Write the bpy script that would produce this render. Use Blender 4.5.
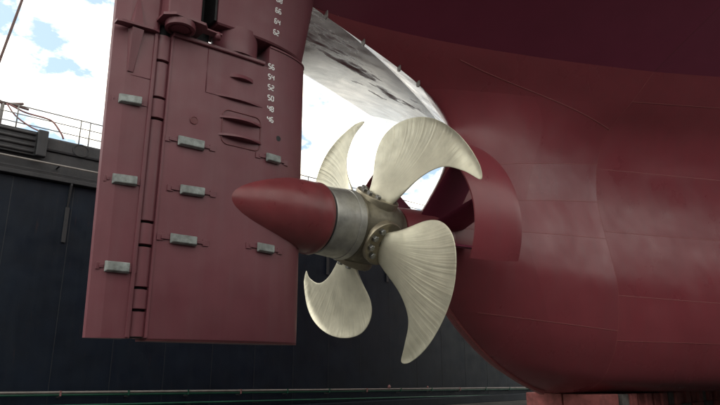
import bpy, bmesh, math, random
from mathutils import Vector, Matrix
random.seed(7)
for o in list(bpy.data.objects): bpy.data.objects.remove(o)
SC = bpy.context.scene
COL = SC.collection
R = math.radians

# ------------------------------------------------------------------ camera
AZ, PITCH = R(48.93), R(15.2)
CAMPOS = Vector((-6.9957, -7.9167, 0.65))
hd = Vector((math.cos(AZ), math.sin(AZ), 0)); rt = Vector((math.sin(AZ), -math.cos(AZ), 0)); zz = Vector((0, 0, 1))
fw = hd*math.cos(PITCH) + zz*math.sin(PITCH); up = -hd*math.sin(PITCH) + zz*math.cos(PITCH)
cd = bpy.data.cameras.new('camera'); cam = bpy.data.objects.new('camera', cd); COL.objects.link(cam)
cd.sensor_width = 36; cd.lens = 30.0; cd.clip_start = .05; cd.clip_end = 2000
cam.matrix_world = Matrix(((rt.x, up.x, -fw.x, CAMPOS.x), (rt.y, up.y, -fw.y, CAMPOS.y), (rt.z, up.z, -fw.z, CAMPOS.z), (0, 0, 0, 1)))
SC.camera = cam

# ------------------------------------------------------------------ sky and sun
SUN_EL, SUN_AZ = 52.0, 128.0      # azimuth measured from +X towards +Y: port quarter, behind the cloud
w = bpy.data.worlds.new('World'); SC.world = w; w.use_nodes = True
nt = w.node_tree; nt.nodes.clear()
def N(t, **kw):
    n = nt.nodes.new(t)
    for k, v in kw.items(): setattr(n, k, v)
    return n
out = N('ShaderNodeOutputWorld'); bg = N('ShaderNodeBackground'); bg.inputs['Strength'].default_value = 0.12
sky = N('ShaderNodeTexSky', sky_type='NISHITA'); sky.sun_disc = False
sky.sun_elevation = R(SUN_EL); sky.sun_rotation = R(90 - SUN_AZ); sky.air_density = 1.0; sky.dust_density = 1.2
tc = N('ShaderNodeTexCoord'); sep = N('ShaderNodeSeparateXYZ'); nt.links.new(tc.outputs['Generated'], sep.inputs[0])
mx = N('ShaderNodeMath', operation='MAXIMUM'); nt.links.new(sep.outputs['Z'], mx.inputs[0]); mx.inputs[1].default_value = 0.0
ad = N('ShaderNodeMath', operation='ADD'); nt.links.new(mx.outputs[0], ad.inputs[0]); ad.inputs[1].default_value = .18
dv = N('ShaderNodeVectorMath', operation='DIVIDE'); nt.links.new(tc.outputs['Generated'], dv.inputs[0])
cb = N('ShaderNodeCombineXYZ')
for i in range(3): nt.links.new(ad.outputs[0], cb.inputs[i])
nt.links.new(cb.outputs[0], dv.inputs[1])
mp = N('ShaderNodeMapping'); mp.inputs['Scale'].default_value = (1, 1, .15); mp.inputs['Location'].default_value = (5.5, 4.1, 0)
nt.links.new(dv.outputs[0], mp.inputs[0])
ns = N('ShaderNodeTexNoise'); ns.inputs['Scale'].default_value = 6.5; ns.inputs['Detail'].default_value = 9; ns.inputs['Roughness'].default_value = .6
nt.links.new(mp.outputs[0], ns.inputs['Vector'])
cr = N('ShaderNodeValToRGB'); cr.color_ramp.elements[0].position = .40; cr.color_ramp.elements[1].position = .56
nt.links.new(ns.outputs['Fac'], cr.inputs[0])
ns2 = N('ShaderNodeTexNoise'); ns2.inputs['Scale'].default_value = 7; ns2.inputs['Detail'].default_value = 6
nt.links.new(mp.outputs[0], ns2.inputs['Vector'])
cr2 = N('ShaderNodeValToRGB'); cr2.color_ramp.elements[0].position = .3; cr2.color_ramp.elements[1].position = .65
cr2.color_ramp.elements[0].color = (10.0, 9.3, 7.8, 1); cr2.color_ramp.elements[1].color = (20.8, 19.4, 16.6, 1)
nt.links.new(ns2.outputs['Fac'], cr2.inputs[0])
gm = N('ShaderNodeMix', data_type='RGBA', blend_type='MULTIPLY'); gm.inputs[0].default_value = 1; gm.inputs[7].default_value = (1.25, 1.45, 1.5, 1)
nt.links.new(sky.outputs[0], gm.inputs[6])
mix = N('ShaderNodeMix', data_type='RGBA'); nt.links.new(cr.outputs[0], mix.inputs[0])
hz = N('ShaderNodeMix', data_type='RGBA'); hz.inputs[0].default_value = .6; hz.inputs[7].default_value = (4.0, 4.8, 5.3, 1); nt.links.new(gm.outputs[2], hz.inputs[6]); nt.links.new(hz.outputs[2], mix.inputs[6]); nt.links.new(cr2.outputs[0], mix.inputs[7])
nt.links.new(mix.outputs[2], bg.inputs['Color']); nt.links.new(bg.outputs[0], out.inputs['Surface'])
sl = bpy.data.lights.new('sun', 'SUN'); sl.energy = 1.0; sl.angle = R(14); sl.color = (1, .96, .9)
so = bpy.data.objects.new('sun', sl); COL.objects.link(so)
sd = Vector((math.cos(R(SUN_EL))*math.cos(R(SUN_AZ)), math.cos(R(SUN_EL))*math.sin(R(SUN_AZ)), math.sin(R(SUN_EL))))
so.rotation_euler = sd.to_track_quat('Z', 'Y').to_euler(); so.location = sd*60
vs = SC.view_settings; vs.view_transform = 'Standard'; vs.look = 'None'; vs.exposure = 0.57; vs.gamma = 1; vs.use_curve_mapping = False
SC.render.engine = 'CYCLES'

# ------------------------------------------------------------------ materials
def mat(name, base, rough=.5, metal=0., var=.12, nscale=2.0, streak=0., bump=.0, bscale=60., wave=.0, wscale=1.2, spec=.5,
        patch=None, dirt=None, rvar=.1, coat=0., chips=None, rust=0., prand=0.):
    m = bpy.data.materials.new(name); m.use_nodes = True
    t = m.node_tree; t.nodes.clear(); L = t.links.new
    def n(k, **kw):
        x = t.nodes.new(k)
        for a, b in kw.items(): setattr(x, a, b)
        return x
    o = n('ShaderNodeOutputMaterial'); p = n('ShaderNodeBsdfPrincipled'); L(p.outputs[0], o.inputs[0])
    p.inputs['Metallic'].default_value = metal; p.inputs['Specular IOR Level'].default_value = spec
    p.inputs['Coat Weight'].default_value = coat; p.inputs['Coat Roughness'].default_value = .15
    g = n('ShaderNodeNewGeometry')
    nz = n('ShaderNodeTexNoise'); nz.inputs['Scale'].default_value = nscale; nz.inputs['Detail'].default_value = 8; nz.inputs['Roughness'].default_value = .6
    L(g.outputs['Position'], nz.inputs['Vector'])
    mr = n('ShaderNodeMapRange'); mr.inputs[1].default_value = .3; mr.inputs[2].default_value = .7; mr.inputs[3].default_value = 1-var; mr.inputs[4].default_value = 1+var
    L(nz.outputs['Fac'], mr.inputs[0])
    col = n('ShaderNodeMix', data_type='RGBA', blend_type='MULTIPLY'); col.inputs[0].default_value = 1; col.inputs[6].default_value = (*base, 1)
    L(mr.outputs[0], col.inputs[7]); cur = col.outputs[2]
    if prand:      # each plate was painted a little differently
        oi = n('ShaderNodeObjectInfo'); po = n('ShaderNodeMapRange'); po.inputs[3].default_value = 1-prand; po.inputs[4].default_value = 1+prand; L(oi.outputs['Random'], po.inputs[0])
        cp = n('ShaderNodeMix', data_type='RGBA', blend_type='MULTIPLY'); cp.inputs[0].default_value = 1; L(cur, cp.inputs[6]); L(po.outputs[0], cp.inputs[7]); cur = cp.outputs[2]
    if streak or dirt:
        ms = n('ShaderNodeMapping'); ms.inputs['Scale'].default_value = (5, 5, .35); L(g.outputs['Position'], ms.inputs[0])
        sn = n('ShaderNodeTexNoise'); sn.inputs['Scale'].default_value = 1.3; sn.inputs['Detail'].default_value = 7; L(ms.outputs[0], sn.inputs['Vector'])
        sr = n('ShaderNodeMapRange'); sr.inputs[1].default_value = .45; sr.inputs[2].default_value = .75; sr.inputs[3].default_value = 0; sr.inputs[4].default_value = streak
        L(sn.outputs['Fac'], sr.inputs[0])
        c2 = n('ShaderNodeMix', data_type='RGBA'); L(sr.outputs[0], c2.inputs[0]); L(cur, c2.inputs[6]); c2.inputs[7].default_value = (*(dirt or tuple(b*.55 for b in base)), 1)
        cur = c2.outputs[2]
    if rust:       # thin runs and blooms of rust
        m2 = n('ShaderNodeMapping'); m2.inputs['Scale'].default_value = (9, 9, .8); L(g.outputs['Position'], m2.inputs[0])
        r2 = n('ShaderNodeTexNoise'); r2.inputs['Scale'].default_value = 1.0; r2.inputs['Detail'].default_value = 9; r2.inputs['Roughness'].default_value = .7; L(m2.outputs[0], r2.inputs['Vector'])
        q2 = n('ShaderNodeMapRange'); q2.inputs[1].default_value = .60; q2.inputs[2].default_value = .74; q2.inputs[3].default_value = 0; q2.inputs[4].default_value = rust; L(r2.outputs['Fac'], q2.inputs[0])
        c5 = n('ShaderNodeMix', data_type='RGBA'); L(q2.outputs[0], c5.inputs[0]); L(cur, c5.inputs[6]); c5.inputs[7].default_value = (.085, .042, .026, 1); cur = c5.outputs[2]
    if chips:      # scattered small scuffs
        r3 = n('ShaderNodeTexNoise'); r3.inputs['Scale'].default_value = 11; r3.inputs['Detail'].default_value = 6; r3.inputs['Roughness'].default_value = .75; L(g.outputs['Position'], r3.inputs['Vector'])
        q3 = n('ShaderNodeMapRange'); q3.inputs[1].default_value = .69; q3.inputs[2].default_value = .73; q3.inputs[3].default_value = 0; q3.inputs[4].default_value = .7; L(r3.outputs['Fac'], q3.inputs[0])
        c6 = n('ShaderNodeMix', data_type='RGBA'); L(q3.outputs[0], c6.inputs[0]); L(cur, c6.inputs[6]); c6.inputs[7].default_value = (*chips, 1); cur = c6.outputs[2]
    L(cur, p.inputs['Base Color'])
    rn = n('ShaderNodeTexNoise'); rn.inputs['Scale'].default_value = nscale*1.7; rn.inputs['Detail'].default_value = 6; L(g.outputs['Position'], rn.inputs['Vector'])
    rr = n('ShaderNodeMapRange'); rr.inputs[1].default_value = .3; rr.inputs[2].default_value = .7; rr.inputs[3].default_value = max(.03, rough-rvar); rr.inputs[4].default_value = min(1, rough+rvar)
    L(rn.outputs['Fac'], rr.inputs[0]); ro = rr.outputs[0]
    if prand:
        pq = n('ShaderNodeMath', operation='MULTIPLY_ADD'); L(oi.outputs['Random'], pq.inputs[0]); pq.inputs[1].default_value = prand*1.6; L(ro, pq.inputs[2]); ro = pq.outputs[0]
    if patch:      # matt overspray patches on a glossy coat
        pm = n('ShaderNodeMapping'); pm.inputs['Scale'].default_value = patch['scale']; pm.inputs['Rotation'].default_value = patch.get('rot', (0, 0, 0)); pm.inputs['Location'].default_value = patch.get('loc', (0, 0, 0)); L(g.outputs['Position'], pm.inputs[0])
        pn = n('ShaderNodeTexNoise'); pn.inputs['Scale'].default_value = 1; pn.inputs['Detail'].default_value = 5; pn.inputs['Roughness'].default_value = .65; L(pm.outputs[0], pn.inputs['Vector'])
        pf = pn.outputs['Fac']
        if 'band' in patch:    # the overspray lies mostly in a band beside the knuckle
            k_, y0_, wy, x0_, wx, amt = patch['band']; sp = n('ShaderNodeSeparateXYZ'); L(g.outputs['Position'], sp.inputs[0])
            def ma(op, a, b):
                q = n('ShaderNodeMath', operation=op)
                for i_, v_ in ((0, a), (1, b)):
                    if isinstance(v_, (int, float)): q.inputs[i_].default_value = v_
                    elif v_ is not None: L(v_, q.inputs[i_])
                return q.outputs[0]
            dy = ma('SUBTRACT', ma('SUBTRACT', sp.outputs['Y'], ma('MULTIPLY', sp.outputs['X'], k_)), y0_)
            gy = ma('SUBTRACT', 1.0, ma('DIVIDE', ma('ABSOLUTE', dy, None), wy))
            gx = ma('SUBTRACT', 1.0, ma('DIVIDE', ma('ABSOLUTE', ma('SUBTRACT', sp.outputs['X'], x0_), None), wx))
            pf = ma('ADD', pf, ma('MULTIPLY', ma('MAXIMUM', ma('MINIMUM', gy, gx), -.6), amt))
        pr = n('ShaderNodeMapRange'); pr.inputs[1].default_value = patch['lo']; pr.inputs[2].default_value = patch['hi']; pr.inputs[3].default_value = 0; pr.inputs[4].default_value = 1; L(pf, pr.inputs[0])
        rm = n('ShaderNodeMix', data_type='FLOAT'); L(pr.outputs[0], rm.inputs[0]); L(ro, rm.inputs[2]); rm.inputs[3].default_value = .95; ro = rm.outputs[0]
        sm = n('ShaderNodeMapRange'); sm.inputs[3].default_value = spec; sm.inputs[4].default_value = .02; L(pr.outputs[0], sm.inputs[0]); L(sm.outputs[0], p.inputs['Specular IOR Level'])
    L(ro, p.inputs['Roughness'])
    prev = None
    if wave:
        wn = n('ShaderNodeTexNoise'); wn.inputs['Scale'].default_value = wscale; wn.inputs['Detail'].default_value = 2; L(g.outputs['Position'], wn.inputs['Vector'])
        b0 = n('ShaderNodeBump'); b0.inputs['Strength'].default_value = 1; b0.inputs['Distance'].default_value = wave; L(wn.outputs['Fac'], b0.inputs['Height']); prev = b0
    if bump:
        bn = n('ShaderNodeTexNoise'); bn.inputs['Scale'].default_value = bscale; bn.inputs['Detail'].default_value = 4; L(g.outputs['Position'], bn.inputs['Vector'])
        b1 = n('ShaderNodeBump'); b1.inputs['Strength'].default_value = 1; b1.inputs['Distance'].default_value = bump; L(bn.outputs['Fac'], b1.inputs['Height'])
        if prev: L(prev.outputs[0], b1.inputs['Normal'])
        prev = b1
    if prev: L(prev.outputs[0], p.inputs['Normal'])
    return m

RED = (.218, .043, .055)
M = {}
M['rudder'] = mat('red_rudder_paint', (.138, .042, .054), .40, var=.10, nscale=1.6, streak=.5, chips=(.22, .09, .095), spec=.42, prand=.05, dirt=(.155, .066, .077), bump=.0006, bscale=45, wave=.010, wscale=1.1)
M['hull'] = mat('red_hull_paint', RED, .32, var=.08, nscale=.9, streak=.30, dirt=(.175, .052, .060), bump=.0006, bscale=40, wave=.030, wscale=.8, spec=.42, chips=(.30, .11, .11), prand=.045)
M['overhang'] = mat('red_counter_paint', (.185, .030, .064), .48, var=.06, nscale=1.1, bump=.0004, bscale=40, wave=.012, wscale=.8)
M['gloss'] = mat('red_gloss_counter_paint', (.12, .028, .036), .17, var=.06, nscale=1.1, rvar=.05, wave=.004, wscale=1.0, spec=1.0,
                 patch=dict(scale=(.55, 1.1, .3), rot=(0, 0, R(-24)), lo=.575, hi=.74, loc=(.3, .4, 0), band=(.36, 1.35, .95, 1.1, 2.6, .20)))
M['gloss2'] = mat('red_satin_counter_paint', (.14, .032, .040), .22, var=.06, nscale=1.1, rvar=.08, wave=.02, wscale=1.1, spec=1.0)
M['bulb'] = mat('red_bulb_paint', (.175, .036, .042), .36, spec=.42, streak=.35, dirt=(.13, .036, .042), var=.14, nscale=3, bump=.0004, bscale=50)
M['weld'] = mat('painted_weld', (.25, .068, .07), .45, var=.15, nscale=20, bump=.002, bscale=90)
M['redmatt'] = mat('red_primer', (.13, .036, .042), .55, var=.15, nscale=4, bump=.001, bscale=40)
M['steel'] = mat('brushed_hub_steel', (.33, .325, .305), .42, metal=.6, var=.22, nscale=5, streak=.3, dirt=(.18, .17, .14), bump=.0015, bscale=25)
M['bronzedark'] = mat('dull_hub_bronze', (.15, .135, .10), .45, metal=.7, var=.3, nscale=6, bump=.002, bscale=30)
M['foot'] = mat('blade_foot_bronze', (.30, .265, .195), .40, metal=.7, var=.15, nscale=7, bump=.001, bscale=40)
M['bolt'] = mat('bolt_steel', (.34, .345, .34), .3, metal=.95, var=.2, nscale=30)
M['black'] = mat('black_gap', (.012, .012, .014), .7, var=.2)
M['zinc'] = mat('zinc_anode', (.24, .265, .26), .55, metal=.25, var=.45, nscale=9, streak=.5, dirt=(.13, .12, .11), bump=.003, bscale=60)
M['white'] = mat('white_mark_paint', (.78, .78, .78), .5, var=.12, nscale=30)
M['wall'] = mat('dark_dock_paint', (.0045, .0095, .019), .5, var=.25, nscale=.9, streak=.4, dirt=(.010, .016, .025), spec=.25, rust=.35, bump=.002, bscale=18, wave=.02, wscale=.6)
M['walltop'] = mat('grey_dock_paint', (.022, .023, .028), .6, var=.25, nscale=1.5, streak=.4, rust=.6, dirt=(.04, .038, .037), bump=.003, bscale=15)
M['wallweld'] = mat('dock_weld', (.013, .018, .025), .6, var=.4, nscale=3)
M['palepipe'] = mat('pale_pipe', (.20, .18, .17), .45, var=.2, nscale=3)
M['greenpipe'] = mat('green_pipe', (.008, .07, .042), .45, var=.25, nscale=3)
M['rail'] = mat('rail_grey', (.16, .155, .15), .6, var=.2, nscale=3)
M['rib'] = mat('fender_rib', (.055, .055, .06), .7, var=.3, nscale=4)
M['hose'] = mat('red_hose', (.22, .10, .10), .6, var=.2, nscale=4)
M['rope'] = mat('crane_rope', (.09, .05, .048), .7, var=.2, nscale=9)
M['floor'] = mat('dock_floor_concrete', (.07, .069, .067), .95, spec=.06, var=.3, nscale=.8, streak=.0, bump=.004, bscale=9)
M['timber'] = mat('red_stained_timber', (.26, .075, .07), .75, var=.35, nscale=6, bump=.006, bscale=14)
M['timbergrey'] = mat('grey_timber', (.13, .115, .11), .8, var=.35, nscale=6, bump=.006, bscale=14)
M['concrete'] = mat('block_concrete', (.12, .115, .11), .85, var=.2, nscale=3, bump=.004, bscale=12)

# blade bronze with curved grinding flutes
def blade_material():
    m = mat('ground_blade_bronze', (.56, .54, .43), .43, metal=.50, var=.15, nscale=3.5, rvar=.07)
    t = m.node_tree; L = t.links.new; p = [x for x in t.nodes if x.type == 'BSDF_PRINCIPLED'][0]
    a = t.nodes.new('ShaderNodeAttribute'); a.attribute_name = 'flute'
    s = t.nodes.new('ShaderNodeSeparateXYZ'); L(a.outputs['Vector'], s.inputs[0])
    nz = t.nodes.new('ShaderNodeTexNoise'); nz.inputs['Scale'].default_value = 2.2; nz.inputs['Detail'].default_value = 3; L(a.outputs['Vector'], nz.inputs['Vector'])
    k = t.nodes.new('ShaderNodeMath'); k.operation = 'MULTIPLY_ADD'; L(nz.outputs['Fac'], k.inputs[0]); k.inputs[1].default_value = .35; L(s.outputs['X'], k.inputs[2])
    cx_ = t.nodes.new('ShaderNodeCombineXYZ'); L(k.outputs[0], cx_.inputs[0]); uy = t.nodes.new('ShaderNodeMath'); uy.operation = 'MULTIPLY'; L(s.outputs['Y'], uy.inputs[0]); uy.inputs[1].default_value = .35; L(uy.outputs[0], cx_.inputs[1])
    wn = t.nodes.new('ShaderNodeTexNoise'); wn.inputs['Scale'].default_value = 1.25; wn.inputs['Detail'].default_value = 2.5; wn.inputs['Roughness'].default_value = .4; L(cx_.outputs[0], wn.inputs['Vector'])
    w_ = t.nodes.new('ShaderNodeMapRange'); w_.inputs[1].default_value = .25; w_.inputs[2].default_value = .75; w_.inputs[3].default_value = -1; w_.inputs[4].default_value = 1; L(wn.outputs['Fac'], w_.inputs[0])
    am = t.nodes.new('ShaderNodeMath'); am.operation = 'MULTIPLY'; L(w_.outputs[0], am.inputs[0]); L(s.outputs['Z'], am.inputs[1])
    b = t.nodes.new('ShaderNodeBump'); b.inputs['Strength'].default_value = 1; b.inputs['Distance'].default_value = .0028; L(am.outputs[0], b.inputs['Height'])
    fn = t.nodes.new('ShaderNodeTexNoise'); fn.inputs['Scale'].default_value = 1; fn.inputs['Detail'].default_value = 4
    fm = t.nodes.new('ShaderNodeMapping'); fm.inputs['Scale'].default_value = (5, .8, 1); L(a.outputs['Vector'], fm.inputs[0]); L(fm.outputs[0], fn.inputs['Vector'])
    b2 = t.nodes.new('ShaderNodeBump'); b2.inputs['Strength'].default_value = 1; b2.inputs['Distance'].default_value = .0010; L(fn.outputs['Fac'], b2.inputs['Height']); L(b.outputs[0], b2.inputs['Normal'])
    L(b2.outputs[0], p.inputs['Normal'])
    # paler tint towards the crests of the flutes
    cin = p.inputs['Base Color'].links[0].from_socket
    mr = t.nodes.new('ShaderNodeMapRange'); mr.inputs[1].default_value = -1; mr.inputs[2].default_value = 1; mr.inputs[3].default_value = .0; mr.inputs[4].default_value = .35; L(am.outputs[0], mr.inputs[0])
    c = t.nodes.new('ShaderNodeMix'); c.data_type = 'RGBA'; L(mr.outputs[0], c.inputs[0]); L(cin, c.inputs[6]); c.inputs[7].default_value = (.70, .65, .50, 1)
    L(c.outputs[2], p.inputs['Base Color'])
    return m
M['blade'] = blade_material()

# ------------------------------------------------------------------ object helpers
def thing(name, label, cat, loc=(0, 0, 0), group=None, kind=None):
    o = bpy.data.objects.new(name, None); COL.objects.link(o); o.location = loc; o.empty_display_size = .2
    o['label'] = label; o['category'] = cat
    if group: o['group'] = group
    return o
def root_loc(o):
    v = Vector((0, 0, 0))
    while o: v += o.location; o = o.parent
    return v
def obj(name, verts, faces, m, parent=None, smooth=False, recalc=True):
    off = root_loc(parent) if parent else Vector((0, 0, 0))
    me = bpy.data.meshes.new(name)
    me.from_pydata([tuple(Vector(v) - off) for v in verts], [], faces)
    if recalc:
        bm = bmesh.new(); bm.from_mesh(me); bmesh.ops.recalc_face_normals(bm, faces=bm.faces); bm.to_mesh(me); bm.free()
    me.materials.append(M[m])
    for p in me.polygons: p.use_smooth = smooth
    o = bpy.data.objects.new(name, me); COL.objects.link(o)
    if parent: o.parent = parent
    return o
def crease(o, ang=35):
    me = o.data
    bm = bmesh.new(); bm.from_mesh(me)
    for e in bm.edges:
        if len(e.link_faces) == 2: e.smooth = e.calc_face_angle(0) < R(ang)
    bm.to_mesh(me); bm.free()
    for p in me.polygons: p.use_smooth = True
    return o
def tag(o, label, cat, group=None, kind=None):
    if label: o['label'] = label
    if cat: o['category'] = cat
    if group: o['group'] = group
    if kind: o['kind'] = kind
    return o
def box(x0, x1, y0, y1, z0, z1, bev=0.):
    bm = bmesh.new(); bmesh.ops.create_cube(bm, size=1)
    for v in bm.verts: v.co = Vector(((x0+x1)/2 + v.co.x*(x1-x0), (y0+y1)/2 + v.co.y*(y1-y0), (z0+z1)/2 + v.co.z*(z1-z0)))
    if bev: bmesh.ops.bevel(bm, geom=bm.edges[:], offset=bev, segments=2, affect='EDGES', profile=.6)
    bm.verts.index_update()
    r = [tuple(v.co) for v in bm.verts], [[v.index for v in f.verts] for f in bm.faces]; bm.free(); return r
def join(*ms):
    V, F = [], []
    for v, f in ms:
        n = len(V); V += list(v); F += [[i+n for i in q] for q in f]
    return V, F
def tube(pts, r, n=10, cap=True):
    pts = [Vector(p) for p in pts]; V, F = [], []
    ref = None
    for i, p in enumerate(pts):
        d = (pts[min(i+1, len(pts)-1)] - pts[max(i-1, 0)]).normalized()
        if ref is None: ref = d.orthogonal().normalized()
        a = (ref - d*ref.dot(d)).normalized(); ref = a; b = d.cross(a)
        rr = r[i] if isinstance(r, (list, tuple)) else r
        for k in range(n):
            q = 2*math.pi*k/n; V.append(p + (a*math.cos(q) + b*math.sin(q))*rr)
    for i in range(len(pts)-1):
        for k in range(n): F.append([i*n+k, i*n+(k+1) % n, (i+1)*n+(k+1) % n, (i+1)*n+k])
    if cap: F += [list(range(n))[::-1], [(len(pts)-1)*n+k for k in range(n)]]
    return V, F
def revolve(prof, axis_o, axis_d, n=48):
    """prof: list of (distance along axis, radius)"""
    o = Vector(axis_o); d = Vector(axis_d).normalized(); a = d.orthogonal().normalized(); b = d.cross(a); V, F = [], []
    for (s, r) in prof:
        for k in range(n):
            q = 2*math.pi*k/n; V.append(o + d*s + (a*math.cos(q) + b*math.sin(q))*max(r, 1e-4))
    for i in range(len(prof)-1):
        for k in range(n): F.append([i*n+k, i*n+(k+1) % n, (i+1)*n+(k+1) % n, (i+1)*n+k])
    F += [list(range(n))[::-1], [(len(prof)-1)*n+k for k in range(n)]]
    return V, F
def prism(poly, z0, z1):
    n = len(poly); V = [(x, y, z0) for x, y in poly] + [(x, y, z1) for x, y in poly]
    return V, [list(range(n))[::-1], [n+i for i in range(n)]] + [[i, (i+1) % n, n+(i+1) % n, n+i] for i in range(n)]
def cat(xs, ys, x):
    """monotone-ish cubic (finite-difference Hermite) interpolation"""
    n = len(xs)
    if x <= xs[0]: return ys[0]
    if x >= xs[-1]: return ys[-1]
    i = max(j for j in range(n-1) if xs[j] <= x)
    def sl(j):
        if j == 0: return (ys[1]-ys[0])/(xs[1]-xs[0])
        if j == n-1: return (ys[-1]-ys[-2])/(xs[-1]-xs[-2])
        a = (ys[j]-ys[j-1])/(xs[j]-xs[j-1]); b = (ys[j+1]-ys[j])/(xs[j+1]-xs[j])
        h0 = xs[j]-xs[j-1]; h1 = xs[j+1]-xs[j]
        return (a*h1+b*h0)/(h0+h1)
    h = xs[i+1]-xs[i]; t = (x-xs[i])/h; m0, m1 = sl(i)*h, sl(i+1)*h
    return (2*t**3-3*t*t+1)*ys[i] + (t**3-2*t*t+t)*m0 + (-2*t**3+3*t*t)*ys[i+1] + (t**3-t*t)*m1
def lerp(a, b, t): return a+(b-a)*t

# ================================================================== dock floor
FZ = -1.35
g = obj('dock_floor', [(-120, -60, FZ), (160, -60, FZ), (160, 80, FZ), (-120, 80, FZ)], [[0, 1, 2, 3]], 'floor'); g['kind'] = 'structure'

# ================================================================== dock walls
def dock_wall(label, Y, sgn, x0, x1, detail):
    t = thing('dock_wall', label, 'dock wall', (0, Y, FZ))
    F_ = lambda a, b: (min(Y+sgn*a, Y+sgn*b), max(Y+sgn*a, Y+sgn*b))
    # plates of the lower wall, 2 m wide, butt-welded
    xs = [x0 + 2*i for i in range(int((x1-x0)/2)+1)]
    for a, b in zip(xs[:-1], xs[1:]):
        e = .004*random.random()
        y0, y1 = F_(-e, .30)
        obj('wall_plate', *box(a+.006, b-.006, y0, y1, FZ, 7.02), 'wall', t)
    y0, y1 = F_(-.80, -.45); obj('plinth', *box(x0, x1, y0, y1, FZ, -.98, .02), 'wall', t)
    y0, y1 = F_(.35, 3.4); obj('wing_tank', *box(x0, x1, y0, y1, FZ, 8.6), 'wall', t)
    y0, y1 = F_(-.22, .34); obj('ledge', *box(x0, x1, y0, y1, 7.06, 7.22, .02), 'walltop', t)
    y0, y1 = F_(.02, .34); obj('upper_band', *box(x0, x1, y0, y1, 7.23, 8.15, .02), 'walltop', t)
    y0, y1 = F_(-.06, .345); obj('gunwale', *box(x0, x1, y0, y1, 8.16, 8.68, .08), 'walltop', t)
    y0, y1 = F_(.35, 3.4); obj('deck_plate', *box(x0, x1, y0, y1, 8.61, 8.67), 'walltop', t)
    if detail:
        for x in xs:
            if -8 < x < 30:
                obj('weld_seam', *box(x-.010, x+.010, Y-.008, Y+.05, FZ+.01, 7.0), 'wallweld', t)
        for x in (-9.2, -5.15, -1.15, 2.85, 6.85, 10.85, 14.85, 18.85):
            # bracket under the ledge and its stiffener
            V = [(x-.03, Y-.01, 6.2), (x-.03, Y-.01, 7.055), (x-.03, Y-.21, 7.055), (x-.03, Y-.21, 6.98)]
            V += [(x+.03, b, c) for a, b, c in V]
            obj('bracket', V, [[3, 2, 1, 0], [4, 5, 6, 7], [0, 1, 5, 4], [1, 2, 6, 5], [2, 3, 7, 6], [3, 0, 4, 7]], 'walltop', t)
            obj('stiffener', *box(x-.07, x+.07, Y-.06, Y-.012, 4.9, 6.19, .01), 'walltop', t)
        o = obj('rubbing_strip', *tube([(-30, Y-.30, 7.62), (60, Y-.30, 7.62)], .035, 8), 'palepipe', t); crease(o)
        for x in range(-12, 30, 2):
            obj('pipe_clip', *box(x+.30, x+.36, Y-.335, Y+.015, 7.575, 7.59), 'walltop', t)
        o = obj('cable_tray', *box(-30, 60, Y-.25, Y-.225, 7.30, 7.36), 'walltop', t)
        # round scuttle ring on the upper band
        V, F = [], []
        for k in range(40):
            q = 2*math.pi*k/40
            for rr, yy in ((.26, Y-.064), (.30, Y-.064), (.30, Y-.080), (.26, Y-.080)): V.append((-.95+rr*math.cos(q), yy, 8.42+rr*.8*math.sin(q)))
        for k in range(40):
            for j in range(4): F.append([k*4+j, k*4+(j+1) % 4, ((k+1) % 40)*4+(j+1) % 4, ((k+1) % 40)*4+j])
        crease(obj('ring', V, F, 'walltop', t))
    return t
W = 15.0
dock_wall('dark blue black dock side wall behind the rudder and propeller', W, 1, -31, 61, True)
dock_wall('dark dock side wall facing the hull with no pipes along it', -17.0, -1, -31, 61, False)

# ribbed fender on the wall top
t = thing('dock_fender', 'ribbed grey fender with end block on top edge of dock wall', 'fender', (-4, W-.1, 7.9))
for i, z in enumerate((8.62, 8.40, 8.18, 7.96)):
    crease(obj('fender_rib', *tube([(-14, W-.19, z), (-2.55, W-.19, z)], .05, 10), 'rib', t)); 
obj('fender_backing', *box(-14, -2.5, W-.16, W-.07, 7.84, 8.74, .01), 'walltop', t)
obj('end_block', *box(-2.5, -2.16, W-.34, W-.065, 7.82, 8.80, .04), 'walltop', t)

# handrail along the wall top
t = thing('handrail', 'thin grey handrail with three bars along the dock wall top', 'railing', (0, W+.25, 8.67))
px = -13.9
while px < 34:
    for dx in ((0, .34) if (round((px+13.9)/2.15) % 3 == 0) else (0,)):
        obj('post', *tube([(px+dx, W+.2, 8.67), (px+dx, W+.2, 9.72)], .024, 8), 'rail', t, True)
    px += 2.15
for z in (9.70, 9.38, 9.05): obj('rail_bar', *tube([(-14, W+.2, z), (34, W+.2, z)], .020 if z < 9.6 else .024, 8), 'rail', t, True)

# mast with lantern arm and hoses draped over the wall
t = thing('hose_stand', 'small grey stand post with cross arm on the dock wall', 'post', (-3.62, W+.6, 8.67))
obj('post', *tube([(-3.62, W+.6, 8.67), (-3.60, W+.6, 9.80)], .07, 10), 'rail', t, True)
obj('base', *box(-4.1, -3.0, W+.36, W+.9, 8.67, 8.86, .02), 'hose', t)
obj('cross_arm', *tube([(-4.1, W+.5, 10.0), (-3.55, W+.6, 9.78), (-2.95, W+.6, 9.95)], .05, 8), 'rope', t, True)
obj('cross_arm', *tube([(-4.0, W+.5, 9.72), (-3.45, W+.6, 9.82), (-2.75, W+.6, 9.78)], .045, 8), 'rope', t, True)
def sag(pts, n=10):
    P = [Vector(p) for p in pts]; ts = list(range(len(P))); o = []
    for i in range((len(P)-1)*n+1):
        q = i/n; o.append(tuple(cat(ts, [p[c] for p in P], q) for c in range(3)))
    return o
o = obj('hose', *tube(sag([(-3.5, W+.5, 9.80), (-2.9, W+.35, 9.55), (-2.3, W+.1, 9.42), (-2.0, W+.02, 9.3), (-1.72, W-.1, 8.9), (-1.62, W-.12, 8.70)]), .033, 8), 'hose', None, True)
tag(o, 'red hose hanging in a high loop over the handrail', 'hose')
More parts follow.
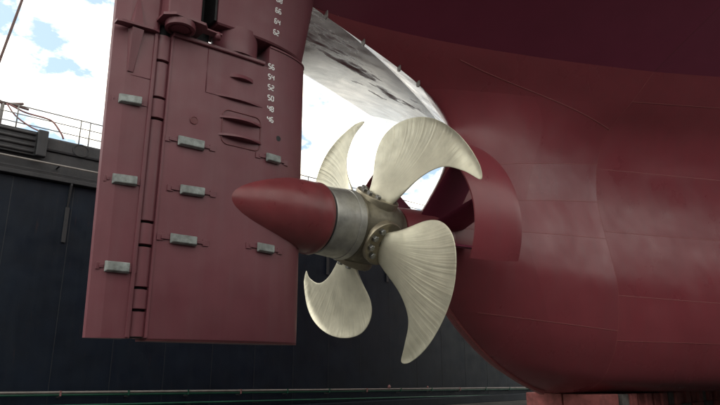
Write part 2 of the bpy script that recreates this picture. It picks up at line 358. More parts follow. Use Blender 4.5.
o = obj('hose', *tube(sag([(-3.5, W+.45, 9.75), (-3.2, W+.25, 9.3), (-2.75, W+.1, 8.98), (-2.45, W-.08, 8.82), (-2.36, W-.2, 8.80)]), .028, 8), 'hose', None, True)
tag(o, 'thinner red hose drooping from the stand onto the fender end block', 'hose')

# pipes at the foot of the wall
o = thing('service_pipe', 'long pale pipe with green lower pipe along foot of dock wall', 'pipe', (0, W-.3, FZ))
def zl(x, a=-.22, b=-.60): return a + (b-a)*(x+2.4)/22.8
crease(obj('pipe', *tube([(x, W-.35, zl(x)+.025) for x in range(-30, 50, 8)], .040, 8), 'palepipe', o))
crease(obj('green_pipe', *tube([(x, W-.33, zl(x)-.055) for x in range(-30, 50, 8)], .042, 8), 'greenpipe', o))
for i, x in enumerate([-3.0+2.3*k for k in range(14)]):
    obj('clamp', *box(x-.03, x+.03, W-.40, W-.29, zl(x)-.10, zl(x)+.075, .008), 'hose' if i % 3 == 1 else 'greenpipe', o)
    obj('bracket', *box(x-.03, x+.03, W-.30, W-.015, zl(x)-.16, zl(x)-.115), 'walltop', o)
o = thing('service_pipe', 'thin green pipe low on the dock wall beneath the pale pipe', 'pipe', (0, W-.3, FZ))
crease(obj('pipe', *tube([(x, W-.40, zl(x, -.62, -.98)) for x in range(-30, 50, 8)], .035, 8), 'greenpipe', o))
for x in range(-5, 30, 3): obj('bracket', *box(x-.03, x+.03, W-.40, W-.015, zl(x, -.62, -.98)-.075, zl(x, -.62, -.98)-.04), 'walltop', o)
for x, s in ((14.6, .085), (17.4, .05)):
    V, F = revolve([(0, .5*s), (.3*s, s), (1.1*s, .95*s), (1.7*s, .55*s), (2.0*s, .1*s)], (x, W-.35, zl(x)+.064), (0, 0, 1), 14)
    o = obj('valve_cap', V, F, 'hose', None, True)
    tag(o, ('larger' if s > .06 else 'smaller') + ' red valve cap standing on the pale pipe by the wall', 'valve')

# crane rope
o = obj('crane_rope', *tube([(-3.78+.35*5.2, W-1, 13.15+2.48*5.2), (-3.78, W-1, 13.15), (-4.13, W-1, 10.67), (-4.39, W-1, 8.9)], .045, 8), 'rope', None, True)
tag(o, 'slanting brown crane rope hanging against the cloudy sky', 'rope')

# ================================================================== ship
ship = thing('ship', 'red painted ship stern hull resting on keel blocks', 'ship', (6, 0, 0))
AFT = [(5.3, .06), (4.6, .28), (4.0, .52), (3.3, .88), (2.41, 1.53), (1.55, 2.42), (1.2, 2.85), (1.25, 3.3), (1.70, 3.80), (2.33, 4.75), (2.58, 5.70), (1.5, 6.40), (-1.3, 7.05)]
S56 = [(0, .03), (.42, .06), (.80, .22), (1.08, .48), (1.41, 1.20), (1.56, 2.2), (1.51, 2.89), (1.38, 3.69), (1.30, 4.50), (1.42, 5.38), (1.75, 6.0), (2.36, 6.53), (2.97, 7.10)]
S10 = [(0, 0), (1.1, 0), (1.95, .08), (2.45, .35), (2.85, 1.15), (3.02, 2.1), (3.0, 2.9), (2.92, 3.7), (2.92, 4.55), (3.1, 5.45), (3.45, 6.15), (4.05, 6.8), (4.65, 7.42)]
S16 = [(0, 0), (2.5, 0), (4.0, .05), (4.8, .3), (5.3, 1.0), (5.5, 1.9), (5.6, 2.8), (5.65, 3.7), (5.7, 4.6), (5.85, 5.5), (6.1, 6.3), (6.45, 7.0), (6.8, 7.7)]
S26 = [(0, 0), (4.0, 0), (6.0, .05), (6.8, .3), (7.2, 1.0), (7.3, 1.9), (7.35, 2.8), (7.4, 3.7), (7.4, 4.6), (7.45, 5.5), (7.5, 6.3), (7.6, 7.1), (7.8, 7.9)]
KN = list(range(13)); XB = 6.2; XS = [XB, 10, 16, 26]
EXPO = [.7, .62, .58, .56, .56, .56, .56, .56, .58, .6, .64, .95, 1.33]
SECC = [S56, S10, S16, S26]
def hull(u, v):
    """u in 0..1: centreline profile to the section at 5.6 m; u > 1: metres forward of it. Starboard side (negative Y)."""
    y56, z56 = cat(KN, [p[0] for p in S56], v), cat(KN, [p[1] for p in S56], v)
    if u <= 1:
        xa, za = cat(KN, [p[0] for p in AFT], v), cat(KN, [p[1] for p in AFT], v); e = cat(KN, EXPO, v)
        zt = u**.8
        z = lerp(za, z56, zt)
        if v > 11: z -= .05*math.sin(math.pi*u**.6)*(v-11)
        return Vector((lerp(xa, XB, u), -y56*max(u, 0)**e, z))
    X = XB + (u-1)
    ys = [cat(KN, [p[0] for p in s], v) for s in SECC]; zs = [cat(KN, [p[1] for p in s], v) for s in SECC]
    return Vector((X, -cat(XS, ys, X), cat(XS, zs, X)))
def kn_at(X):
    """knuckle point (y, z) at station X"""
    if X <= -1.3: return 0.0, 7.05 + .27*(-1.3-X)
    if X < XB:
        p = hull((X+1.3)/(XB+1.3), 12.0); return -p.y, p.z
    p = hull(1+X-XB, 12.0); return -p.y, p.z
def counter(X, q):
    """overhanging counter and ship side, q 0..3: slope, turn of bilge, side"""
    yk, zk = kn_at(X)
    yr = max(yk+.5, cat([-4.4, -1.3, 2, 6, 10, 16, 26], [2.4, 3.2, 4.7, 6.6, 7.8, 8.8, 9.0], X))
    sl = .345 + .035*max(0, min(X, 8)); a0 = math.atan(sl); zr = zk + sl*(yr-yk); r = 1.1
    if q <= 1: return Vector((X, -lerp(yk, yr, q), lerp(zk, zr, q) + .11*(yr-yk)*q*(1-q)))
    cy, cz = yr - r*math.sin(a0), zr + r*math.cos(a0)
    if q <= 2:
        a = lerp(a0, math.pi/2, q-1); return Vector((X, -(cy + r*math.sin(a)), cz - r*math.cos(a)))
    return Vector((X, -(cy + r), lerp(cz, 12.5, q-2)))
def patch(fn, us, vs, name, m, side):
    V, F = [], []; s = 1 if side < 0 else -1
    for u in us:
        for v in vs:
            p = fn(u, v); V.append((p.x, p.y*s, p.z))
    nv = len(vs)
    for i in range(len(us)-1):
        for j in range(nv-1):
            q = [i*nv+j, i*nv+j+1, (i+1)*nv+j+1, (i+1)*nv+j]
            F.append(q if side < 0 else q[::-1])
    return obj(name, V, F, m, ship, True, recalc=False)
def rng(a, b, n, pw=1.): return [a + (b-a)*(i/n)**pw for i in range(n+1)]
AV = [0, 1.6, 4.2, 6.73, 7.85, 8.86, 10.9, 12]
FV = [0, 2.0, 3.97, 4.95, 6.95, 8.75, 11.05, 12]
for side in (-1, 1):
    for a, b in zip(AV[:-1], AV[1:]):
        n = max(5, int((b-a)*7))
        mm = 'gloss2' if side > 0 and a > 10 else 'hull'
        patch(hull, rng(0, .5, 18, 2.0), rng(a, b, n), 'hull_plate', mm, side)
        patch(hull, rng(.5, 1, 8), rng(a, b, n), 'hull_plate', mm, side)
    for a, b in zip(FV[:-1], FV[1:]):
        n = max(5, int((b-a)*6))
        for x0, x1, k in ((1, 4.8, 10), (4.8, 10.8, 8), (10.8, 20.8, 6)):
            patch(hull, rng(x0, x1, k), rng(a, b, n), 'hull_plate', 'hull', side)
    for x0, x1, k in ((-4.4, -1.3, 8), (-1.3, XB, 20), (XB, 10, 8), (10, 16, 6), (16, 26, 6)):
        for a, b in ((0, 1), (1, 2), (2, 3)):
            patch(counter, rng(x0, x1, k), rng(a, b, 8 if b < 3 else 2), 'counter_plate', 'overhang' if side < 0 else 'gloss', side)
# transom, deck
V = [counter(-4.4, q) for q in rng(0, 3, 30)]; V2 = [(p.x, -p.y, p.z) for p in V[::-1]]
poly = [tuple(p) for p in V] + V2[:-1]
obj('transom', poly, [list(range(len(poly)))], 'hull', ship)
V, F = [], []
for i, X in enumerate(rng(-4.4, 26, 24)):
    p = counter(X, 3); V += [(X, p.y, 12.5), (X, -p.y, 12.5)]
    if i: F.append([2*i-2, 2*i, 2*i+1, 2*i-1])
obj('deck', V, F, 'walltop', ship)
# weld beads
def bead(fn, uv, w_=.012, h=.007, m='weld'):
    V, F = [], []; P = [fn(u, v) for u, v in uv]
    for i, (u, v) in enumerate(uv):
        e = 1e-3
        p = P[i]; n = (fn(u+e, v)-fn(max(u-e, 1e-4), v)).cross(fn(u, v+e)-fn(u, v-e))
        if n.length < 1e-12: n = Vector((0, -1, 0))
        n.normalize()
        if n.y > 0: n = -n
        d = (P[min(i+1, len(P)-1)]-P[max(i-1, 0)]).normalized(); b = n.cross(d).normalized()
        V += [p - b*w_ - n*.004, p + n*h, p + b*w_ - n*.004]
        if i:
            k = 3*(i-1); F += [[k, k+1, k+4, k+3], [k+1, k+2, k+5, k+4]]
    return obj('weld_seam', V, F, m, ship, True)
for v in AV[2:-2]: bead(hull, [(u, v) for u in rng(.10, 1, 40)])
for v in FV[2:-1]: bead(hull, [(u, v) for u in rng(1, 7, 30)])
bead(hull, [(1.0, v) for v in rng(1.2, 12, 60)])
bead(hull, [(4.8, v) for v in rng(2, 12, 50)])
bead(hull, [(.42, v) for v in rng(6.73, 8.86, 20)], .008, .005)
bead(hull, [(lerp(.34, 1, t_), lerp(11.62, 10.08, t_**.72)) for t_ in rng(0, 1, 24)], .016, .010)
bead(counter, [(XB, q) for q in rng(0, 1, 12)], .010, .006, 'redmatt')
bead(counter, [(X, .45) for X in rng(-1.0, 12, 40)], .010, .006, 'redmatt')
# stern bar: narrow flat edge down the skeg profile
V, F = [], []
pr = [(cat(KN, [p[0] for p in AFT], v), cat(KN, [p[1] for p in AFT], v)) for v in rng(.0, 5.2, 40)]
for i, (x, z) in enumerate(pr):
    a = pr[max(i-1, 0)]; b = pr[min(i+1, len(pr)-1)]; tx, tz = b[0]-a[0], b[1]-a[1]; l = math.hypot(tx, tz); nx, nz = tz/l, -tx/l
    if nx > 0: nx, nz = -nx, -nz
    for y in (-.055, .055): V.append((x+nx*.035, y, z+nz*.035))
    for y in (.075, -.075): V.append((x-nx*.05, y, z-nz*.05))
    if i:
        k = 4*(i-1); F += [[k+j, k+(j+1) % 4, k+4+(j+1) % 4, k+4+j] for j in range(4)]
obj('stern_bar', V, F, 'weld', ship)
# stern tube end / rope guard
SZ = 3.0382
crease(obj('stern_tube', *revolve([(0.62, .44), (.64, .50), (1.0, .53), (1.45, .56), (2.0, .50)], (0, 0, SZ), (1, 0, 0), 40), 'hull', ship))
# padeyes under the stern
for (x, z, s) in ((-.97, 7.02, .16), (-.04, 6.78, .13), (.94, 6.56, .12), (1.5, 6.40, .13)):
    s *= .85; pts = [(-.5, .3), (.5, .3), (.5, -.6), (.36, -.86), (0, -1), (-.36, -.86), (-.5, -.6)]
    V = [(x-.012, -.03+a*s*.8, z+b*s) for a, b in pts] + [(x+.012, -.03+a*s*.8, z+b*s) for a, b in pts]; n = len(pts)
    obj('padeye', V, [list(range(n)), [n+i for i in range(n)][::-1]] + [[i, (i+1) % n, n+(i+1) % n, n+i] for i in range(n)], 'palepipe', ship)
# wake duct: upper part-ring ahead of the propeller, tapering aft, with stator fins
DZ = 3.13
def duct(a, s, th):
    """a: angle from starboard horizontal going up to port; s 0 aft .. 1 forward; th -1/1 inner/outer"""
    X = 1.08 + .92*s; r = 1.66 + .30*s
    tk = .055*(math.sqrt(max(0, 1-(2*s-1)**2))*.8 + .2) if 0 < s < 1 else .012
    return Vector((X, -(r+th*tk)*math.cos(a), DZ + (r+th*tk)*math.sin(a)))
prof = [(s, 1) for s in rng(0, 1, 12)] + [(s, -1) for s in rng(1, 0, 12)]
V, F = [], []; n = len(prof); NA = 60
for i in range(NA+1):
    for s, th in prof: V.append(duct(R(lerp(-25+4*s, 137, i/NA)), s, th))
for i in range(NA):
    for j in range(n): F.append([i*n+j, i*n+(j+1) % n, (i+1)*n+(j+1) % n, (i+1)*n+j])
F += [list(range(n)), [NA*n+j for j in range(n)][::-1]]
wd = crease(obj('wake_duct', V, F, 'hull', ship), 50); wd['label'] = 'part-ring duct wrapped around the shaft ahead of the propeller'
for adeg, tw in ((-18, .03), (15, .05), (47, .05), (133, .05)):
    a = R(adeg); er = Vector((0, -math.cos(a), math.sin(a))); et = Vector((0, math.sin(a), math.cos(a)))
    V, F = [], []; m_ = 16
    for r in rng(.42, 1.70, 8):
        for k in range(m_):
            q = 2*math.pi*k/m_; c = .5*math.cos(q); h = .035*math.sin(q)*(1.0-.6*c)
            V.append(Vector((1.62 + c*lerp(1.05, .80, (r-.42)/1.28), 0, DZ-.09*(1-(r-.42)/1.28))) + er*r + et*(h + tw*c*1.2))
    for i in range(8):
        for k in range(m_): F.append([i*m_+k, i*m_+(k+1) % m_, (i+1)*m_+(k+1) % m_, (i+1)*m_+k])
    F += [list(range(m_)), [8*m_+k for k in range(m_)][::-1]]
    o = obj('stator_fin', V, F, 'overhang', wd); crease(o, 60)  # darker counter paint puts the duct's inner shade into the fin colour

# ------------------------------------------------------------------ rudder head box (fixed to the ship)
def foil(x0, x1, h, hend, nose, n=22):
    """closed outline from aft end round the leading edge; x0 leading, x1 aft"""
    top = []
    for i in range(n+1):
        s = (i/n)**1.8*(x0-x1)
        if s < nose: y = h*math.sqrt(max(0, 1-(1-s/nose)**2))
        else: y = h - (h-hend)*((s-nose)/((x0-x1)-nose))**1.5
        top.append((x0-s, y))
    return [(x, y) for x, y in top[::-1]] + [(x, -y) for x, y in top[1:]]
def loft(loops, cap=True):
    n = len(loops[0]); V = [p for l in loops for p in l]; F = []
    for i in range(len(loops)-1):
        for j in range(n): F.append([i*n+j, i*n+(j+1) % n, (i+1)*n+(j+1) % n, (i+1)*n+j])
    if cap: F += [list(range(n))[::-1], [(len(loops)-1)*n+j for j in range(n)]]
    return V, F
loops = []
for z in (5.735, 5.76, 6.4, 7.0, 7.6, 8.6):
    k = (z-5.735)
    e = .02 if z == 5.735 else 0
    loops.append([(x, y, z) for x, y in foil(-1.50-e+.17*k, -3.27+e-.02*k, .345-e+.05*k, .30-e+.05*k, 1.0)])
hb = crease(obj('head_box', *loft(loops), 'rudder', ship)); hb['label'] = 'fixed red head box above the rudder with white draft marks'
crease(obj('rudder_trunk', *revolve([(5.362, .37), (5.80, .37)], (-2.80, 0, 0), (0, 0, 1), 40), 'rudder', ship))
obj('gap_shade_sheet', *box(-3.315, -3.28, -.285, .285, 5.78, 8.0), 'black', ship)  # black sheet added over the aft face as painted shade of the gap
obj('gap_back_plate', *box(-3.62, -3.2, .10, .34, 5.5, 8.0, .01), 'black', ship)  # plate added behind the gap, black in place of its deep shade
lb = obj('linkage_box', *box(-4.10, -3.60, -.45, .45, 5.51, 8.1, .02), 'rudder', ship)
pl = [(-4.16, -.42), (-4.02, -.54), (-3.56, -.54), (-3.50, -.46), (-3.50, .46), (-3.56, .54), (-4.02, .54), (-4.16, .42)]
obj('flange', *prism(pl, 5.465, 5.505), 'rudder', lb)
crease(obj('pivot', *revolve([(5.375, .0), (5.375, .13), (5.395, .135), (5.395, .165), (5.362, .17), (5.362, .20), (5.37, .215), (5.46, .22)], (-3.86, -.33, 0), (0, 0, 1), 36), 'rudder', lb))
obj('link_arm', *box(-3.72, -3.24, -.44, -.30, 5.47, 5.50, .008), 'rudder', lb)
obj('link_pin', *revolve([(5.40, .03), (5.40, .045), (5.50, .045), (5.52, .02)], (-3.30, -.40, 0), (0, 0, 1), 14), 'rudder', lb, True)

# draft numerals
SEG = {'0': 'abcdef', '2': 'abged', '4': 'fgbc', '5': 'afgcd', '6': 'afgecd', '8': 'abcdefg'}
def numerals(txt, x, z, yfun, parent, h=.082, wd_=.042, gap=.022, th=.016, slant=0.):
    V, F = [], []
    for i, ch in enumerate(txt):
        ox = x + i*(wd_+gap)
        H = {'a': (0, 1, 1, 1), 'g': (0, .5, 1, .5), 'd': (0, 0, 1, 0), 'f': (0, .5, 0, 1), 'b': (1, .5, 1, 1), 'e': (0, 0, 0, .5), 'c': (1, 0, 1, .5)}
        for s in SEG[ch]:
            a, b, c, d = H[s]; t2 = th/2; cz = th*.55
            if b == d: x0, x1, z0, z1 = ox+cz*.5, ox+wd_-cz*.5, z+b*h-t2, z+b*h+t2
            else: x0, x1, z0, z1 = ox+a*wd_-t2, ox+a*wd_+t2, z+b*h+cz*.4, z+d*h-cz*.4
            n = len(V)
            for dy in (-.004, .004):
                for (xx, zz_) in ((x0, z0), (x1, z0), (x1, z1), (x0, z1)):
                    V.append((xx, yfun(xx, zz_)+dy, zz_))
            F += [[n, n+1, n+2, n+3], [n+7, n+6, n+5, n+4], [n, n+4, n+5, n+1], [n+1, n+5, n+6, n+2], [n+2, n+6, n+7, n+3], [n+3, n+7, n+4, n]]
    return obj('draft_mark', V, F, 'white', parent)
def foil_y(x, x0, x1, h, hend, nose):
    s = x0-x
    if s <= 0: return 0
    return h*math.sqrt(max(0, 1-(1-s/nose)**2)) if s < nose else h - (h-hend)*min(1, ((s-nose)/((x0-x1)-nose)))**1.5
def hb_y(x, z):
    k = z-5.735; return -foil_y(x, -1.50+.17*k, -3.27-.02*k, .345+.05*k, .30+.05*k, 1.0)-.003
for i, txt in enumerate(('62', '64', '66', '68', '60'[:0])):
    if txt: numerals(txt, -2.29+.005*i, 5.915+.200*i, hb_y, hb)

# ================================================================== rudder
rud = thing('rudder', 'red flap rudder with bolted zinc anodes and bulb behind the propeller', 'rudder', (-2.8, 0, .98))
RP = (-1.45, -3.885, .315, .20, .85)
def rud_y(x, z=0): return -foil_y(x, *RP)-.003
fo = foil(*RP, n=30)
rb = crease(obj('rudder_blade', *loft([[(x, y*.97, z) for x, y in fo] if z < .985 else [(x, y, z) for x, y in fo] for z in (.98, .995, 2, 3, 4, 5.30)]), 'rudder', rud), 40)
# top rim, and the raised nose
fo2 = foil(RP[0]+.012, RP[1]-.02, RP[2]+.045, RP[3]+.045, RP[4], n=60)
rim = [(x, y) for x, y in fo2 if x < -2.40]
obj('top_rim', *loft([[(x, y*.97, 5.302) for x, y in rim], [(x, y, 5.315) for x, y in rim], [(x, y, 5.355) for x, y in rim]]), 'rudder', rud)
nose = [(x, y) for x, y in fo if x > -2.33]
crease(obj('nose_section', *loft([[(x, y, 5.301) for x, y in nose], [(x, y, 5.655) for x, y in nose]]), 'rudder', rud), 40)
nr = [(x, y*1.05) for x, y in foil(RP[0]+.01, RP[1], *RP[2:], n=30) if x > -2.33]
obj('nose_rim', *loft([[(x, y, 5.66) for x, y in nr], [(x, y, 5.69) for x, y in nr]]), 'rudder', rud)
# bottom plate edge
obj('bottom_plate', *loft([[(x, y*.9, .955) for x, y in fo], [(x, y*.96, .977) for x, y in fo]]), 'redmatt', rud)
# pintle housing segments standing proud of the side
def segment(x0, x1, z, dep, th, name='lug'):
    n = 16; V = []
    for zz_, kk in ((z-th/2, 1.), (z+th/2, .55 if th > .06 else .9)):
        for i in range(n+1):
            t_ = i/n; x = lerp(x0, x1, t_); V.append((x, rud_y(x)+.03 - (.03+dep*kk)*math.sin(math.pi*t_)**.75, zz_))
    m_ = n+1
    F = [[i, i+1, m_+i+1, m_+i] for i in range(n)] + [list(range(m_)), [m_+i for i in range(m_)][::-1]] + [[0, m_, m_+n, n]]
    return crease(obj(name, V, F, 'rudder', rud), 30)
segment(-3.02, -2.57, 4.965, .075, .07)
segment(-3.26, -2.39, 4.585, .055, .035)
segment(-3.15, -2.38, 4.245, .11, .035, 'bar')
segment(-3.15, -2.37, 3.965, .11, .035, 'bar')
# access plate: thin doubler with a welded rim
def rrect(x0, x1, z0, z1, r, n=6):
    P = []
    for cx, cz, a0 in ((x1-r, z1-r, 0), (x0+r, z1-r, 90), (x0+r, z0+r, 180), (x1-r, z0+r, 270)):
        for i in range(n+1):
            a = R(a0+90*i/n); P.append((cx+r*math.cos(a), cz+r*math.sin(a)))
    return P
P = rrect(-3.07, -2.43, 3.83, 4.38, .10)
pts = [(x, rud_y(x)-.002, z) for x, z in P]; pts.append(pts[0])
obj('access_plate', *tube(pts, .009, 6, False), 'redmatt', rud, True)
obj('weld_seam', *tube([(-3.36, rud_y(-3.36), 5.29), (-3.36, rud_y(-3.36), 4.58)], .006, 6), 'rudder', rud, True)
obj('weld_seam', *tube([(x, rud_y(x), 4.57+.008*(x+3.36)) for x in rng(-3.36, -2.42, 10)], .005, 6), 'rudder', rud, True)
for (x, z, r, m_) in ((-3.50, 4.08, .062, 'redmatt'), (-2.09, 4.14, .045, 'black')):
    o = obj('plug' if m_ != 'black' else 'lifting_hole', *revolve([(0, r), (.006, r), (.010, r*.85), (.004, r*.75), (.004, .0)] if m_ != 'black' else [(0, r), (.002, r*.98), (.002, 0)], (x, rud_y(x)+.002, z), (0, -1, 0), 24), m_, rud)
# anodes with strap ends
def anode(x, z, L=.40, H=.155, parent=None, yf=rud_y, tilt=0., sl_=.10):
    y = yf(x); d = .062
    V = []
    sl = (yf(x+.15)-yf(x-.15))/.3
    for (ax, az, ay) in ((-.5, -.5, 0), (.5, -.5, 0), (.5, .5, 0), (-.5, .5, 0), (-.43, -.36, 1), (.43, -.36, 1), (.43, .36, 1), (-.43, .36, 1)):
        px_ = ax*L; pz_ = az*H + px_*tilt; V.append((x+px_, y+sl*px_-.012-ay*d, z+pz_))
    a = obj('anode', V, [[0, 1, 2, 3], [7, 6, 5, 4], [0, 4, 5, 1], [1, 5, 6, 2], [2, 6, 7, 3], [3, 7, 4, 0]], 'zinc', parent)
    bm = bmesh.new(); bm.from_mesh(a.data); bmesh.ops.bevel(bm, geom=bm.edges[:], offset=.005, segments=2, affect='EDGES'); bm.to_mesh(a.data); bm.free()
    for s in (-1, 1):
        x0, x1 = x+s*L*.5, x+s*(L*.5+sl_)
        c = (x0+x1)/2; yy = yf(c)
        obj('strap', *box(min(x0, x1)-.02, max(x0, x1), yy-.018, yy+.01, z+s*tilt*.25-.022, z+s*tilt*.25+.022, .004), 'rudder', a)
        xb = x1+s*.03*(sl_/.1); yy = yf(xb)
        obj('strap_pad', *box(xb-.045, xb+.045, yy-.012, yy+.01, z+s*tilt*.3-.045, z+s*tilt*.3+.045, .004), 'rudder', a)
    return a
for x, z, L_ in ((-3.52, 3.72, .38), (-3.45, 3.02, .36), (-3.52, 2.31, .36), (-2.19, 3.77, .27), (-2.26, 2.34, .29)): anode(x, z, L_*random.uniform(.94, 1.05), random.uniform(.138, .156), rud, tilt=random.uniform(-.03, .03))
for i, txt in enumerate(('46', '48', '50', '52', '54', '56')): numerals(txt, -2.315-.004*i, 4.375+.183*i, rud_y, rud)
# bulb
cb_ = [(-1.115, .585), (-1.13, .598), (-1.3, .605), (-1.6, .598), (-1.9, .57), (-2.15, .525), (-2.35, .475), (-2.6, .395), (-2.82, .305), (-3.0, .21), (-3.15, .08)]
bxs = [-p[0] for p in cb_]; brs = [p[1] for p in cb_]
crease(obj('bulb', *revolve([(-q, cat(bxs, brs, q)) for q in rng(1.115, 3.15, 40)], (0, 0, SZ), (1, 0, 0), 64), 'bulb', rud))
# hinge: pin with alternating knuckles
HX = -4.0
crease(obj('hinge_pin', *tube([(HX, -.04, .99), (HX, -.04, 5.9)], .10, 20), 'black', rud))
gaps = [.985, 1.335, 1.62, 2.18, 2.50, 3.98, 4.30, 4.87, 5.30]
for i, (a, b) in enumerate(zip(gaps[:-1], gaps[1:])):
    crease(obj('hinge_knuckle', *revolve([(a+.016, .125), (a+.022, .142 + .006*(i % 2)), (b-.022, .142 + .006*(i % 2)), (b-.016, .125)], (HX, -.05, 0), (0, 0, 1), 28), 'rudder', rud))
obj('hinge_strip', *box(-3.92, -3.886, -.21, .21, .99, 5.30, .006), 'rudder', rud)
# flap
fl = [(-4.10, -.165), (-4.13, -.175), (-4.44, -.125), (-4.60, -.050), (-4.61, 0), (-4.60, .050), (-4.44, .125), (-4.13, .175), (-4.10, .165)]
def fl_at(z):
    k = (z-.98)/4.6; return [(x - .10*k*(-(x+4.10)/.5), y, z) for x, y in fl]
flap = obj('flap', *loft([fl_at(z) for z in (.98, 2, 3, 4, 4.535, 4.545, 5.2, 6.6)]), 'rudder', rud); flap['label'] = 'narrow hinged flap along the trailing edge of the rudder'
def fl_y(x, z=0): return -.03-max(0.0, min(.150, .150-.05*(-4.13-x)/.31) if x > -4.44 else .1-.075*(-4.44-x)/.16)+.003
for x, z in ((-4.40, 4.16), (-4.36, 3.02), (-4.34, 1.86)): anode(x, z, random.uniform(.28, .31), random.uniform(.135, .15), rud, fl_y, sl_=.035, tilt=random.uniform(-.03, .03))
obj('weld_seam', *tube([(x, fl_y(x)-.004, 4.54) for x in rng(-4.56, -4.14, 8)], .006, 6), 'rudder', rud, True)
obj('stop_strip', *box(-4.165, -4.12, -.20, -.15, .99, 5.30, .006), 'rudder', rud)
# flap stiffener: horizontal plate, tapered vertical rib
V = [(-4.72, -.12, 5.225), (-4.72, -.235, 5.225), (-4.66, -.26, 5.225), (-4.22, -.26, 5.265), (-4.12, -.235, 5.27), (-4.12, -.12, 5.27)]
V += [(x, y, z+.035) for x, y, z in V]; n = 6
obj('stiffener_plate', V, [list(range(n))[::-1], [n+i for i in range(n)]] + [[i, (i+1) % n, n+(i+1) % n, n+i] for i in range(n)], 'rudder', flap)
def ribm(za, zb, wa, wb, da, db, xa, xb):
    V = []
    for z, w2, d, x in ((za, wa, da, xa), (zb, wb, db, xb)):
        V += [(x-w2/2, -.11, z), (x-w2*.38, -.13-d, z), (x+w2*.38, -.13-d, z), (x+w2/2, -.14, z)]
    return V, [[0, 1, 5, 4], [1, 2, 6, 5], [2, 3, 7, 6], [3, 0, 4, 7], [3, 2, 1, 0], [4, 5, 6, 7]]
obj('stiffener_rib', *ribm(4.58, 5.22, .09, .21, .02, .10, -4.44, -4.42), 'rudder', flap)
obj('stiffener_rib', *ribm(5.265, 5.72, .20, .05, .10, .02, -4.42, -4.42), 'rudder', flap)

# ================================================================== propeller
prop = thing('propeller', 'four bladed bronze propeller with skewed blades on grey hub', 'propeller', (0, 0, SZ))
crease(obj('hub_cap', *revolve([(-1.065, .50), (-1.065, .565), (-1.045, .580), (-.62, .612), (-.60, .605), (-.595, .618), (-.47, .625), (-.455, .612)], (0, 0, SZ), (1, 0, 0), 64), 'steel', prop), 25)
crease(obj('gap_ring', *revolve([(-1.113, .50), (-1.113, .572), (-1.066, .562), (-1.066, .50)], (0, 0, SZ), (1, 0, 0), 48), 'black', prop))
crease(obj('hub', *revolve([(-.452, .60), (-.43, .615), (-.36, .60), (-.30, .625), (-.1, .655), (.1, .655), (.30, .63), (.42, .58), (.50, .52), (.60, .50), (.615, .46)], (0, 0, SZ), (1, 0, 0), 64), 'bronzedark', prop), 40)
BP = dict(R=2.4403, th0=.62)
RH = .635
WK = (0, .2, .4, .6, .8, 1)
LE = (.30, .05, .15, .51, .90, 1.285); TE = (1.14, 1.055, 1.1063, 1.2622, 1.375, 1.285)
XM = (0, .19, .26, .28, .335, .39); XS_ = (-.05, .02, .0, -.04, -.09, 0)
def blade_pt(k, w_, t_, side):
    u = 1-(1-w_)**2; r = RH + (BP['R']-RH)*u
    le, te, xm, xs = (cat(WK, q, w_) for q in (LE, TE, XM, XS_))
    th = k*math.pi/2 + lerp(le, te, t_+.5); c = abs(te-le)*r
    x = xm - 2*t_*xs + .010*c*(1-(2*t_)**2)
    tk = (.085*(1-u)**1.3 + .010)*math.sqrt(max(0, 1-(2*t_)**2))
    return Vector((x + side*tk, -r*math.sin(th), SZ + r*math.cos(th))), c, r
NU, NT = 60, 28
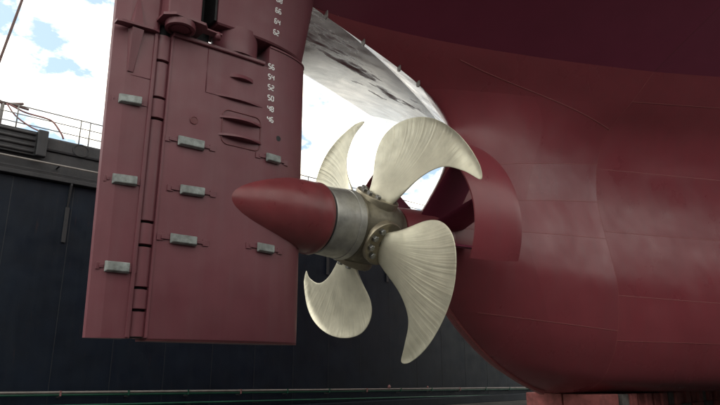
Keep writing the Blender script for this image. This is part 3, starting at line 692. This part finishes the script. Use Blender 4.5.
for k in range(4):
    V, F, A = [], [], []
    us = [i/NU for i in range(NU+1)]
    ring = [(-.5*math.cos(math.pi*j/NT), 1) for j in range(NT+1)] + [(.5*math.cos(math.pi*j/NT), -1) for j in range(1, NT)]
    m_ = len(ring)
    for w_ in us:
        u = 1-(1-w_)**2
        for t_, sd_ in ring:
            p, c, r = blade_pt(k, min(w_, .999), t_, sd_); V.append(p)
            # flutes fan out from the root and bend towards the leading edge
            tl = lerp(cat(WK, LE, w_), cat(WK, TE, w_), t_+.5)
            fc = math.atan2(r*math.sin(tl)-.42*math.sin(.62), r*math.cos(tl)-.42*math.cos(.62))/.043 + 7.0*u
            am = min(1, max(.05, (u-.12)*1.9))*(1 if t_ < .25 else max(.35, 1-(t_-.25)*2.2))
            A.append((fc, u*2, am))
    for i in range(NU):
        for j in range(m_): F.append([i*m_+j, i*m_+(j+1) % m_, (i+1)*m_+(j+1) % m_, (i+1)*m_+j])
    F += [list(range(m_))[::-1], [NU*m_+j for j in range(m_)]]
    b = obj('blade', V, F, 'blade', prop, True)
    at = b.data.attributes.new('flute', 'FLOAT_VECTOR', 'POINT')
    at.data.foreach_set('vector', [q for a in A for q in a])
    th = BP['th0'] + k*math.pi/2
    er = Vector((0, -math.sin(th), math.cos(th))); et = Vector((0, -math.cos(th), -math.sin(th))); ex = Vector((1, 0, 0))
    o_ = Vector((0, 0, SZ))
    crease(obj('foot', *revolve([(.50, .40), (.632, .405), (.655, .392), (.662, .35), (.652, .33), (.652, .0)], o_, er, 48), 'foot', b), 40)
    for sx in (-1, 1):
        for i in range(4):
            a = R(-51 + 34*i); c0 = o_ + er*.645 + (ex*sx*math.cos(a) + et*math.sin(a))*.29
            V, F = revolve([(0, .058), (.06, .058), (.072, .046), (.073, .0)], c0, er, 6)
            obj('bolt', V, F, 'bolt', b)

# ================================================================== keel blocks
GRP = 'keel blocks under the hull'
xk = 6.1
for i in range(15):
    w2 = .62 if i else .80
    hw = random.uniform(.78, .98) if i else .95
    ordn = ('', 'first', 'second', 'third', 'fourth', 'fifth', 'sixth', 'seventh', 'eighth', 'ninth', 'tenth', 'eleventh', 'twelfth', 'thirteenth', 'fourteenth')[i]
    lab = ('wide red timber keel block at the aft end of the row' if i == 0 else ordn + ' timber keel block forward of the wide red aft block')
    t = thing('keel_block', lab, 'keel block', (xk, 0, FZ), GRP if i else None)
    top = hull(1+max(0, xk+.2-XB), .4).z - .012
    mt = 'timber' if i % 3 != 1 else 'timbergrey'
    if i == 0:
        obj('timber', *box(xk, xk+w2, -hw, -.02, top-.34, top, .02), 'timber', t)
        obj('timber', *box(xk-.03, xk+w2, .0, hw, top-.34, top, .02), 'timber', t)
    else:
        obj('timber', *box(xk, xk+w2/2-.01, -hw, hw, top-.30, top, .018), mt, t)
        obj('timber', *box(xk+w2/2+.01, xk+w2, -hw-.05, hw-.05, top-.30, top, .018), 'timber', t)
    obj('timber', *box(xk-.02, xk+w2+.02, -hw-.04, hw+.04, top-.62, top-.345 if i == 0 else top-.305, .018), 'timber' if i % 2 == 0 else 'timbergrey', t)
    obj('base_block', *box(xk-.05, xk+w2+.05, -hw-.1, hw+.1, FZ, top-.625, .03), 'concrete', t)
    xk += w2 + (.18 if i == 0 else .22)
